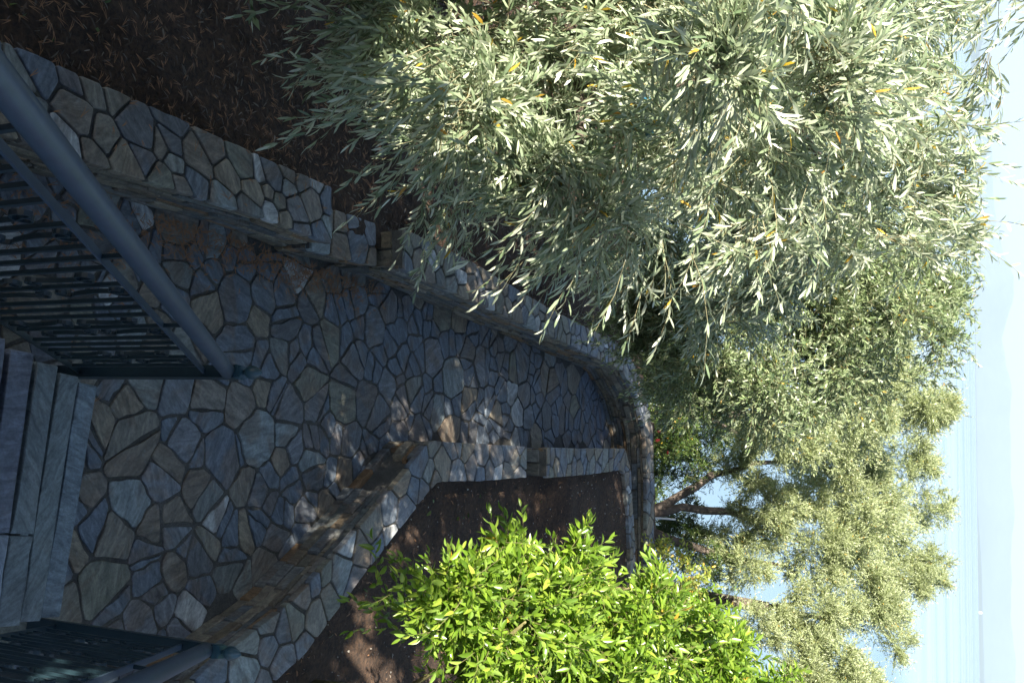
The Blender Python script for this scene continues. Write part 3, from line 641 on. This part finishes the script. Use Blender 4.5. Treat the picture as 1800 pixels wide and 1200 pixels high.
tree('olive_tree', 'near silvery olive tree leaning over the wall, its long leaves in full sun', 'tree', T1 + clumps(T1[:9], 7, .33, rg), 6500, .27, 9, .068, .175, 'olive', 'twig',
     [((-1.75, 5.3, .2), .14), ((-1.7, 5.2, .9), .12), ((-1.6, 5.0, 1.5), .10), ((-1.5, 4.8, 2.0), .08)],
     [[((-1.5, 4.8, 2.0), .06), ((-1.2, 4.5, 2.5), .045), ((-.95, 4.15, 3.0), .03), ((-.8, 4.1, 3.15), .022), ((-.72, 4.4, 3.2), .012)], [((-1.6, 5.0, 1.5), .06), ((-1.3, 4.4, 1.9), .04), ((-1.05, 3.8, 2.3), .025), ((-.7, 3.3, 2.5), .012)],
      [((-1.5, 4.8, 2.0), .05), ((-.9, 5.0, 2.6), .03), ((-.5, 4.9, 3.1), .015)], [((-1.05, 3.9, 2.5), .02), ((-.93, 3.6, 2.72), .016), ((-.9, 3.45, 2.9), .012)]],
     rg, 2, 'olive trees', 300, .009, .45, 13, .30, .25, .28, .50, .0019, .12, .3, .14,
     extra=sprays([((-.55, 3.1, 2.55), (1, -.15, -.35), .36, 16, .07), ((-.45, 3.35, 2.75), (.8, .0, .3), .36, 18, .09), ((-.9, 2.8, 2.2), (.6, -.4, -.6), .34, 14, .09), ((-1.2, 3.1, 1.75), (.5, -.3, -.7), .32, 9, .08),
                   ((-1.42, 3.3, 1.7), (.1, -.5, -.6), .34, 8, .05), ((-.9, 4.4, 3.5), (.3, .3, 1), .36, 16, .12), ((-.55, 4.7, 3.4), (.5, .2, .9), .34, 14, .12), ((-1.35, 4.5, 3.95), (.3, .0, -.5), .22, 10, .05), ((-1.5, 4.5, 3.9), (.7, .0, -.1), .3, 10, .06)], rg))
T2 = [(-.15, 8.12, 2.25, 1.0), (-.14, 8.53, 3.0, .82), (.11, 7.44, 1.76, .5), (-.52, 9.01, 3.3, .55), (.4, 8.21, 2.45, .38), (-.45, 7.25, 1.55, .45), (-1.2, 8.4, 2.6, .9), (-.5, 8.0, 1.5, .6), (-.16, 7.35, 1.3, .33), (-.5, 7.53, 1.93, .6), (.45, 8.0, 1.5, .28), (.45, 8.22, 1.99, .33), (.32, 8.62, 2.84, .42), (-.74, 7.9, 2.74, .5), (.1, 8.6, 1.2, .45)]
tree('olive_tree', 'bushy olive tree behind the silvery one, its lower leaves deep in shade over the wall', 'tree', T2 + clumps(T2[:6], 9, .33, rg), 10500, .22, 8, .052, .24, 'olive_green', 'twig',
     [((-.85, 8.7, .2), .13), ((-.8, 8.6, .8), .11), ((-.6, 8.5, 1.5), .08)], [[((-.6, 8.5, 1.5), .06), ((-.2, 8.3, 2.2), .03), ((.1, 8.2, 2.8), .012)], [((-.8, 8.6, .9), .05), ((-.4, 8.0, 1.5), .03), ((0, 7.6, 1.9), .012)], [((-.6, 8.5, 1.5), .05), ((-.7, 8.9, 2.4), .03), ((-.5, 9, 3.2), .01)]],
     rg, 1, 'olive trees', 0, .006, .5, 12, .45, .2, .25, .55, .0014, .15, .3, .12)
far = [
 ('olive tree beyond the end wall whose forked sunlit trunk leans over the water', [(2.12, 13.12, 1.28, .45), (2.73, 13.4, 1.73, .75), (1.75, 14.5, 1.95, .8), (2.47, 14.7, 2.45, .85), (2.3, 13.6, 2.3, .7), (2.92, 12.8, 1.1, .45), (2.0, 13.34, 1.61, .5), (2.49, 15.5, 3.1, .4), (1.74, 15.4, 2.8, .5), (2.2, 12.8, 1.45, .4), (1.75, 13.4, .72, .26), (2.25, 13.25, .88, .26), (2.0, 13.5, 1.05, .32), (2.6, 13.2, .62, .28), (2.9, 13.0, .7, .32), (1.3, 13.3, .95, .33), (1.2, 12.8, 1.2, .28), (2.45, 12.9, 1.1, .25)], 3400,
  [((2.35, 12.55, -.6), .12), ((2.28, 12.6, -.2), .105)], [[((2.28, 12.6, -.2), .07), ((2.20, 12.8, .0), .066), ((2.12, 12.97, .10), .056), ((1.98, 13.12, .33), .055), ((1.84, 13.3, .50), .044), ((1.78, 13.5, .78), .04), ((1.7, 13.7, 1.0), .034), ((1.7, 14.2, 1.7), .02)], [((2.28, 12.6, -.2), .07), ((2.27, 12.75, .02), .066), ((2.22, 12.9, .2), .055), ((2.28, 13.05, .48), .054), ((2.3, 13.2, .75), .045), ((2.5, 13.4, 1.4), .03)], [((2.35, 12.55, -.5), .07), ((2.6, 12.7, .0), .06), ((2.9, 13.1, .8), .04), ((3.0, 13.4, 1.4), .02)]]),
 ('rounded olive tree right of the forked one, yellowish with a dark hollow below', [(3.48, 12.97, 1.99, .65), (3.71, 13.83, 2.55, .6), (3.28, 14.9, 2.62, .6), (3.1, 13.9, 2.3, .6), (3.47, 12.3, 1.32, .4), (3.32, 15.4, 3.05, .4)], 1900,
  [((3.6, 13.6, -1.2), .12), ((3.55, 13.5, .2), .10), ((3.6, 13.5, 1.2), .07)], [[((3.6, 13.5, 1.2), .05), ((3.4, 13.2, 1.8), .02)], [((3.6, 13.5, 1.2), .05), ((3.8, 13.8, 2.2), .02)]]),
 ('pale olive tree cut off by the frame beside the sea view', [(3.76, 11.49, 2.3, .45), (4.17, 12.5, 2.5, .42), (4.4, 11.7, 2.0, .7), (3.69, 11.36, 2.08, .45)], 1300,
  [((4.2, 11.9, -.3), .09), ((4.15, 11.9, .8), .07), ((4.1, 11.9, 1.6), .05)], [[((4.1, 11.9, 1.6), .04), ((3.9, 11.6, 2.2), .02)]]),
 ('olive tree between the shaded one and the forked one, with an open feathery crown', [(.86, 13.44, 2.92, .6), (1.02, 12.61, 2.4, .65), (1.1, 11.9, 1.9, .5), (1.09, 11.65, 1.45, .3), (.4, 13.2, 2.6, .6)], 1900,
  [((1.0, 13.2, -1.0), .10), ((.95, 13.0, .3), .08), ((1.0, 12.8, 1.4), .06)], [[((1.0, 12.8, 1.4), .045), ((.9, 13.2, 2.4), .02)], [((1.0, 12.8, 1.4), .04), ((1.05, 12.3, 2.0), .02)], [((.95, 13.0, .3), .05), ((1.2, 12.6, 1.0), .03), ((1.15, 12.2, 1.6), .015)]]),
]
for lab, lobs, ns, tr, lm in far:
    tree('olive_tree', lab, 'tree', clumps(lobs, 9, .34, rg) + [(a_, b_, c_, r_ * .8) for a_, b_, c_, r_ in lobs], int(ns * 5.4), .19, 8, .040, .27, 'olive_far', None, tr, lm, rg, 0, 'olive trees', 0, .008, .8, 14, .40, .2, .15, .5, .0022, .10)
# citrus
C1 = [(1.27, 4.2, 1.78, .38), (1.95, 5.6, 2.32, .3), (2.3, 6.2, 2.55, .3), (2.5, 6.6, 2.75, .26), (1.72, 5.05, 1.95, .33), (1.95, 5.5, 2.05, .36), (2.2, 5.95, 2.2, .36), (1.6, 5.2, 2.15, .3), (1.85, 5.75, 2.35, .3), (1.5, 4.75, 1.9, .35), (1.22, 3.92, 1.58, .27), (1.42, 4.7, 1.98, .42), (1.70, 5.37, 2.2, .38), (2.1, 6.0, 2.4, .32), (1.62, 4.2, 1.75, .45), (1.98, 4.95, 2.02, .55), (1.7, 4.15, 1.55, .28), (2.1, 4.6, 1.5, .5), (1.08, 4.1, 1.62, .24), (1.2, 4.55, 1.85, .28), (1.5, 5.0, 2.05, .3), (1.75, 4.5, 1.7, .5), (2.3, 4.6, 1.9, .6), (2.5, 5.6, 2.0, .7), (1.55, 4.9, 1.5, .4)]
c1 = tree('citrus_tree', 'bright green citrus tree with small green fruit growing in the right hand bed', 'tree', clumps(C1, 5, .45, rg) + C1[:11] * 2, 4300, .18, 8, .070, .35, 'citrus', 'citrus_twig',
     [((2.0, 4.75, .25), .05), ((1.95, 4.7, .8), .045), ((1.85, 4.65, 1.2), .035)], [[((1.85, 4.65, 1.2), .025), ((1.5, 4.4, 1.6), .015), ((1.3, 4.2, 1.85), .006)], [((1.85, 4.65, 1.2), .028), ((1.9, 4.9, 1.7), .018), ((1.8, 5.3, 2.2), .007)], [((1.95, 4.7, .8), .022), ((1.7, 4.3, 1.2), .014), ((1.5, 4.0, 1.5), .006)], [((1.85, 4.65, 1.2), .022), ((2.2, 5.3, 1.8), .014), ((2.3, 5.8, 2.3), .006)]],
     rg, 2, None, 300, .003, .55, 10, .50, .25, .18, .85, .0018, .11, .5, .18, True,
     extra=sprays([((1.12, 4.0, 1.62), (-.55, -.3, .6), .26, 11, .06), ((1.2, 4.15, 1.45), (-.5, -.7, .1), .26, 10, .07), ((1.35, 4.25, 1.2), (-.4, -.9, .0), .26, 9, .07), ((1.0, 3.7, 1.5), (-.3, -.6, .7), .22, 8, .06), ((1.15, 4.5, 1.95), (-.5, 0, .8), .22, 9, .06), ((1.45, 5.2, 2.35), (-.3, 0, 1), .2, 8, .06)], rg), bark='citrus_twig')
T0 = np.array(c1.location); fm = MB(); fm.lathe([(.004, -.0175), (.012, -.014), (.018, -.004), (.0185, .004), (.013, .013), (.004, .0172)], 10); fmesh = pymesh('fruit', fm.v, fm.f); fmesh.materials.append(MAT['fruit']); fmesh.polygons.foreach_set('use_smooth', [True] * len(fmesh.polygons))
for k in range(34):
    lb = C1[k % 8]; u = nrmz(rg.normal(size=3) + np.array([-.4, -.6, .5])); o = bpy.data.objects.new('fruit', fmesh); C.objects.link(o); o.parent = c1; o.location = Vector(np.array(lb[:3]) + u * lb[3] * rg.uniform(.75, 1.0) - T0); s_ = rg.uniform(.55, .85); o.scale = (s_, s_, s_)
tree('citrus_tree', 'small thin citrus tree with yellowing leaves by the far corner of the bed', 'tree', [(2.37, 9.7, 1.1, .30), (2.15, 9.5, .9, .2), (2.85, 9.7, 1.35, .36), (2.6, 9.5, .8, .3)], 260, .2, 8, .055, .40, 'citrus2', 'citrus_twig',
     [((2.5, 9.4, .2), .03), ((2.48, 9.5, .7), .022), ((2.5, 9.6, 1.1), .014)], [[((2.48, 9.5, .7), .014), ((2.2, 9.5, 1.0), .006)], [((2.5, 9.6, 1.0), .012), ((2.8, 9.7, 1.4), .005)]], rg, 1, None, 0, .05, .6, 8, .5, .2, .2, .8, .0016, .12, .5, .15, True, bark='citrus_twig')
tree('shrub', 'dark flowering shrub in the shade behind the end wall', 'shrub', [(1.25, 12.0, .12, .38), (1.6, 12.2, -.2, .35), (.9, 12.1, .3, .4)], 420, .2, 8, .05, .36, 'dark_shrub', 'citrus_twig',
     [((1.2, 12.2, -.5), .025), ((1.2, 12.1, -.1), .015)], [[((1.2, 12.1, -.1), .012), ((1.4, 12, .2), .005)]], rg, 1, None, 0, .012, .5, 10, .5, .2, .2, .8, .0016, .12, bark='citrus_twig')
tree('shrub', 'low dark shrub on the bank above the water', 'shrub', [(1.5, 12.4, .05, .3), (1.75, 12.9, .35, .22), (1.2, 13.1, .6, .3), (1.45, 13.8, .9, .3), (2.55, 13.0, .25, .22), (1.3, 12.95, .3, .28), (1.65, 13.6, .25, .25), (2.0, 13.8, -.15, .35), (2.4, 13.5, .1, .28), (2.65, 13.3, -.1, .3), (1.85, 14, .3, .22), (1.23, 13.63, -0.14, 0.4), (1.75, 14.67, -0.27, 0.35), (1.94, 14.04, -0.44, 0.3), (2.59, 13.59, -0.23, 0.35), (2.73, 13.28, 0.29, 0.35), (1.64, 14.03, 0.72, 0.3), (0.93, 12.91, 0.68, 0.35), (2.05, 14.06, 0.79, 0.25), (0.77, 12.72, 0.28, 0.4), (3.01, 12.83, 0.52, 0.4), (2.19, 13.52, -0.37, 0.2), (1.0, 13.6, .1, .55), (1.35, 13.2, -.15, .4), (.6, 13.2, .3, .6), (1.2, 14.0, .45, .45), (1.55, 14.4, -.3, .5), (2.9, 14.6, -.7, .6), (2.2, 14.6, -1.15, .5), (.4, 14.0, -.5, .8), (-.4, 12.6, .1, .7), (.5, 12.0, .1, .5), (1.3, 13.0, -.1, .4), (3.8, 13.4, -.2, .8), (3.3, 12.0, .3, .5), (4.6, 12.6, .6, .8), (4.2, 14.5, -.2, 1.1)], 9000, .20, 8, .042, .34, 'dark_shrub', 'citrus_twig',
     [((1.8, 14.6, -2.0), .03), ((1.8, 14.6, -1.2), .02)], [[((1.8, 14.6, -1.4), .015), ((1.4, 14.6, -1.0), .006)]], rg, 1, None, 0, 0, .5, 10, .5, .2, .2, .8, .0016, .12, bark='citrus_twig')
def offstage(p):
    q = p - CAM; wz = q @ Fn
    return (np.linalg.norm(q, axis=1) > .8) & ((wz < .1) | (q @ Rn / np.maximum(wz, .1) < -.40) | (q @ Un / np.maximum(wz, .1) > .6))
tree('olive_tree', 'unseen olive tree added left of the near silvery one to shade the path', 'tree', [(-2.9, 3.2, 1.9, .8), (-3.0, 4.6, 2.5, 1.0), (-2.8, 6.1, 2.5, 1.0), (-2.6, 7.4, 2.6, .9), (-3.6, 2.6, 2.0, .9), (-2.3, 2.6, 1.6, .5), (-1.9, 3.4, 1.2, .4), (-2.75, 5.2, 3.35, .75), (-2.9, 6.4, 3.2, .8), (-2.4, 3.9, 2.5, .5), (-2.05, 3.2, 2.15, .5), (-2.3, 3.6, 2.4, .5), (-1.95, 2.6, 1.85, .5), (-1.85, 1.95, 2.4, .45), (-2.05, 3.2, 2.15, .5), (-1.95, 2.6, 1.85, .5), (-1.85, 1.95, 2.4, .45), (-2.1, 3.9, 2.0, .45)], 7500, .30, 8, .085, .36, 'olive_green', None,  # added out of view; lobes placed to block sun from the path
     [((-3.2, 4.9, .3), .15), ((-3.1, 4.8, 1.2), .12), ((-3.0, 4.7, 2.0), .08)], [[((-3.0, 4.7, 2.0), .06), ((-2.8, 3.8, 2.4), .03)], [((-3.0, 4.7, 2.0), .06), ((-2.8, 5.8, 2.5), .03)]], rg, 0, 'olive trees', 0, 0, .5, 12, .45, .1, .2, .5, .0017, .13)
tree('shade_pine', 'unseen tall pine added so its high crown cuts skylight over the stairs', 'tree', [(.2, 1.0, 6.6, 1.1), (1.6, 2.2, 6.8, 1.3), (2.6, .4, 7.0, 1.4), (3.6, 2.6, 7.0, 1.4), (.9, -.8, 7.2, 1.2), (2.8, -1.8, 7.3, 1.5), (4.6, .4, 7.2, 1.4), (1.0, 3.2, 7.0, 1.0), (2.6, 4.2, 7.2, 1.2)], 5200, .36, 8, .13, .26, 'pine', None,  # added above the view; canopy dims the sky fill on the path
     [((3.6, -1.6, .2), .22), ((3.5, -1.5, 3), .18), ((3.2, -1.0, 5.8), .12), ((2.8, -.4, 7.2), .05)], [[((3.4, -1.3, 4.8), .08), ((2.4, .2, 6.2), .05), ((1.2, 1.4, 6.8), .02)], [((3.3, -1.1, 5.2), .08), ((3.6, 1.0, 6.6), .04), ((3.6, 2.6, 7.0), .02)]],
     rg, 0, None, 0, 0, .3, 13, .6, .15, .1, .6, .003, .16, keepout=offstage)
# pine out of view by the stairs, crown shaped to shade them and the path
tree('shade_pine', 'dense unseen pine beside the stairs, its crown shaped to shade them', 'tree', [(-3.4, -.6, 3.1, 1.25), (-4.6, .2, 3.0, 1.3), (-2.6, -1.9, 3.3, 1.3), (-4.2, -1.8, 3.9, 1.5), (-5.4, -1.2, 3.4, 1.5), (-3.4, -3.2, 3.8, 1.4), (-1.4, -2.6, 3.6, 1.1), (-4.4, 1.2, 2.6, 1.0), (-5.6, 2.4, 3.0, 1.2), (-1.9, -.9, 3.0, .8), (-6.6, .6, 3.6, 1.4), (-4.6, -4.0, 4.6, 1.5), (-2.0, 1.1, 2.5, .8), (-1.8, .35, 3.5, .75), (-1.9, -.7, 4.2, .75), (-2.8, 1.8, 2.0, .85), (-1.75, .85, 3.2, .6), (-1.5, 1.25, 3.2, .4), (-2.1, .6, 3.9, .5), (-1.5, 1.25, 3.2, .4), (-1.5, 1.5, 2.2, .5)], 12500, .34, 9, .14, .48, 'pine', None,
     [((-3.9, -1.2, .3), .2), ((-3.9, -1.2, 2.0), .17), ((-3.95, -1.3, 4.2), .10)], [[((-3.9, -1.2, 1.6), .08), ((-2.6, -.9, 2.6), .04), ((-2, -.6, 3.0), .02)], [((-3.9, -1.2, 2.2), .08), ((-4.8, -.2, 2.9), .04)], [((-3.9, -1.2, 2.6), .08), ((-3, -2.6, 3.4), .04)]],
     rg, 0, None, 0, 0, .3, 13, .6, .1, .1, .6, .003, .16, keepout=offstage)

# flowers on the shaded shrub
fl = MB(); fl.lathe([(.004, 0), (.02, .01), (.03, .02), (.012, .022)], 7)
sh = [o for o in bpy.data.objects if o.name == 'shrub'][0]; flm = pymesh('flower', fl.v, fl.f); flm.materials.append(MAT['red'])
for k in range(3):
    o = bpy.data.objects.new('flower', flm); C.objects.link(o); o.parent = sh; o.location = Vector((1.1 + .35 * rg.random(), 11.68 + .1 * rg.random(), .2 + .22 * rg.random())) - sh.location; o.rotation_euler = (rg.uniform(0, 1.5), 0, rg.uniform(0, 6))

# ------------------------------------------------------------------ the trap bottle in the olive tree
bt = empty('trap_bottle', (-.83, 3.40, 2.70)); tag(bt, 'clear plastic bottle with a blue band hanging as a fly trap in the olive', 'bottle')
mt, n, l, p = newmat('clear_plastic'); p.inputs['Base Color'].default_value = (.72, .85, .9, 1); p.inputs['Roughness'].default_value = .08; p.inputs['Transmission Weight'].default_value = .95; p.inputs['IOR'].default_value = 1.3
bt.rotation_euler = (.3, math.radians(76), .2)
MAT['blue'] = simple('blue_label', (.02, .13, .22), .4, 20, .3, 0)
b = MB(); b.lathe([(.004, -.09), (.030, -.088), (.034, -.08), (.034, -.03), (.031, -.026), (.034, -.02), (.034, .03), (.030, .05), (.016, .075), (.012, .08), (.012, .10)], 18); b.build('bottle_body', mt, bt, None, True)
b = MB(); b.lathe([(.0346, -.012), (.035, -.012), (.035, .014), (.0346, .014)], 18); b.build('label_band', MAT['blue'], bt, None, True)
b = MB(); b.lathe([(.010, .10), (.0145, .10), (.0145, .118), (.010, .118)], 12); b.build('cap', MAT['blue'], bt)
b = MB(); b.tube([(0, 0, .118), (-.03, .0, .13), (-.12, .02, .12)], .0012, 5); b.build('string', MAT['white'], bt)
pp = empty('pipe', (2.17, 11.75, .10)); tag(pp, 'thin white pipe sticking up behind the end wall', 'pipe')
b = MB(); b.tube([(0, 0, -.5), (.02, .05, .32)], .011, 8); b.build('tube', MAT['white'], pp)

# ------------------------------------------------------------------ litter on the ground
def litter(name, n_, xr, yr, size, wid, mat, ok, zf, rng, tilt=.35, dz=.006):
    x = rng.uniform(*xr, n_); y = rng.uniform(*yr, n_); k = ok(x, y); x, y = x[k], y[k]; n_ = len(x)
    O = np.stack([x, y, zf(x, y) + dz + rng.random(n_) * .008], 1); a = rng.uniform(0, 6.28, n_); D = nrmz(np.stack([np.cos(a), np.sin(a), rng.normal(size=n_) * tilt * .4], 1)); N_ = nrmz(np.array([0, 0, 1.]) + rng.normal(size=(n_, 3)) * tilt)
    return link(name, leaf_mesh(name, leaf_template(size, wid, .4, .15, 1), O, D, N_, rng.uniform(.45, 1.25, n_)), mat, None, 'stuff')
lx = lambda y: np.interp(y, [p[1] for p in LW_OUT + S2_OUT[1:] + S3_OUT[1:4]], [p[0] for p in LW_OUT + S2_OUT[1:] + S3_OUT[1:4]])
rx = lambda y: np.interp(y, [p[1] for p in RW_OUT + RB_OUT[:3]], [p[0] for p in RW_OUT + RB_OUT[:3]])
o = litter('leaf_litter', 15000, (-3.6, 0), (1.0, 9), .048, .17, MAT['litter'], lambda x, y: x < lx(y) - .01, soil_z, rg, .5); tag(o, 'dry brown leaves covering the dark soil under the olives', None)
o = litter('dry_leaves', 3500, (.9, 4.5), (2.4, 10), .02, .3, MAT['litter'], lambda x, y: x > rx(y) + .02, soil_z, rg, .5); tag(o, 'small dry bits scattered on the citrus bed soil', None)
MAT['grit'] = simple('grit', (.32, .29, .25), .9, 50, .5, 0)
o = litter('grit', 1500, (.9, 4.5), (2.6, 10), .016, .8, MAT['grit'], lambda x, y: x > rx(y) + .02, soil_z, rg, .8); tag(o, 'pale grit and tiny stones on the citrus bed soil')
o = litter('leaf_litter', 2600, (.9, 4.5), (2.6, 10), .035, .2, MAT['needle'], lambda x, y: (x > rx(y) + .02) & (x < rx(y) + .02 + RNG.random(len(x)) ** 2 * 2.5), soil_z, rg, .6); tag(o, 'brown fallen leaf bits along the citrus bed edge')
o = litter('weeds', 420, (-3, 0), (1.5, 8.5), .05, .4, MAT['dark_shrub'], lambda x, y: (x < lx(y) - .05) & (vnoise(x * 2, y, 2.3) > .35), soil_z, rg, 1.2); tag(o, 'small green weeds sprouting in the dark soil bed')
o = litter('weeds', 500, (1, 3.2), (3, 10), .04, .4, MAT['dark_shrub'], lambda x, y: (x > rx(y) + .04) & (vnoise(x * 2, y, 3.1) > .45), soil_z, rg, 1.2); tag(o, 'small green weeds in the citrus bed')
# pine needles blown against the wall, mostly on the near stretch of the path
def needles(name, n_, posf, rng):
    b = MB()
    for _ in range(n_):
        x, y, z = posf(); a = rng.uniform(0, 6.28); ln = rng.uniform(.035, .075)
        for da in (-.14, .14):
            d = Vector((math.cos(a + da), math.sin(a + da), rng.uniform(-.05, .12))); e = Vector((-d.y, d.x, 0)) * .0017; p0 = Vector((x, y, z)); p1 = p0 + d * ln * .5 + Vector((0, 0, .004)); p2 = p0 + d * ln + e * 3 * rng.uniform(-1, 1)
            b.add([p0 - e, p0 + e, p1 + e, p1 - e, p2], [(0, 1, 2, 3), (3, 2, 4)])
    return b.build(name, MAT['needle'], None, 'stuff')
def npos():
    y = rg.uniform(1.6, 5.6) if rg.random() < .75 else rg.uniform(3.8, 5.9); wx = np.interp(y, [p[1] for p in LW_IN] + [5.5], [p[0] for p in LW_IN] + [-.46]); x = wx + .03 + abs(rg.normal()) * (.30 if y < 3.6 else .10); return x, y, .019
o = needles('pine_needles', 1100, npos, rg); tag(o, 'brown pine needles drifted against the wall on the paving', None)
def npos2():
    y = rg.uniform(1.0, 5.5); x = lx(y) + (rg.uniform(-.02, .3) if rg.random() < .06 else -abs(rg.normal()) * .7 - .02)
    z = float(soil_z(x, y)) + .012 if x < lx(y) else (WH if y < 4.74 else WL) + .007; return x, y, z
o = needles('pine_needles', 1300, npos2, rg); tag(o, 'pine needles lying on the dark soil bed and its wall top', None)
print('tris', sum(len(o.data.polygons) for o in bpy.data.objects if o.type == 'MESH'), 'objs', len(bpy.data.objects))
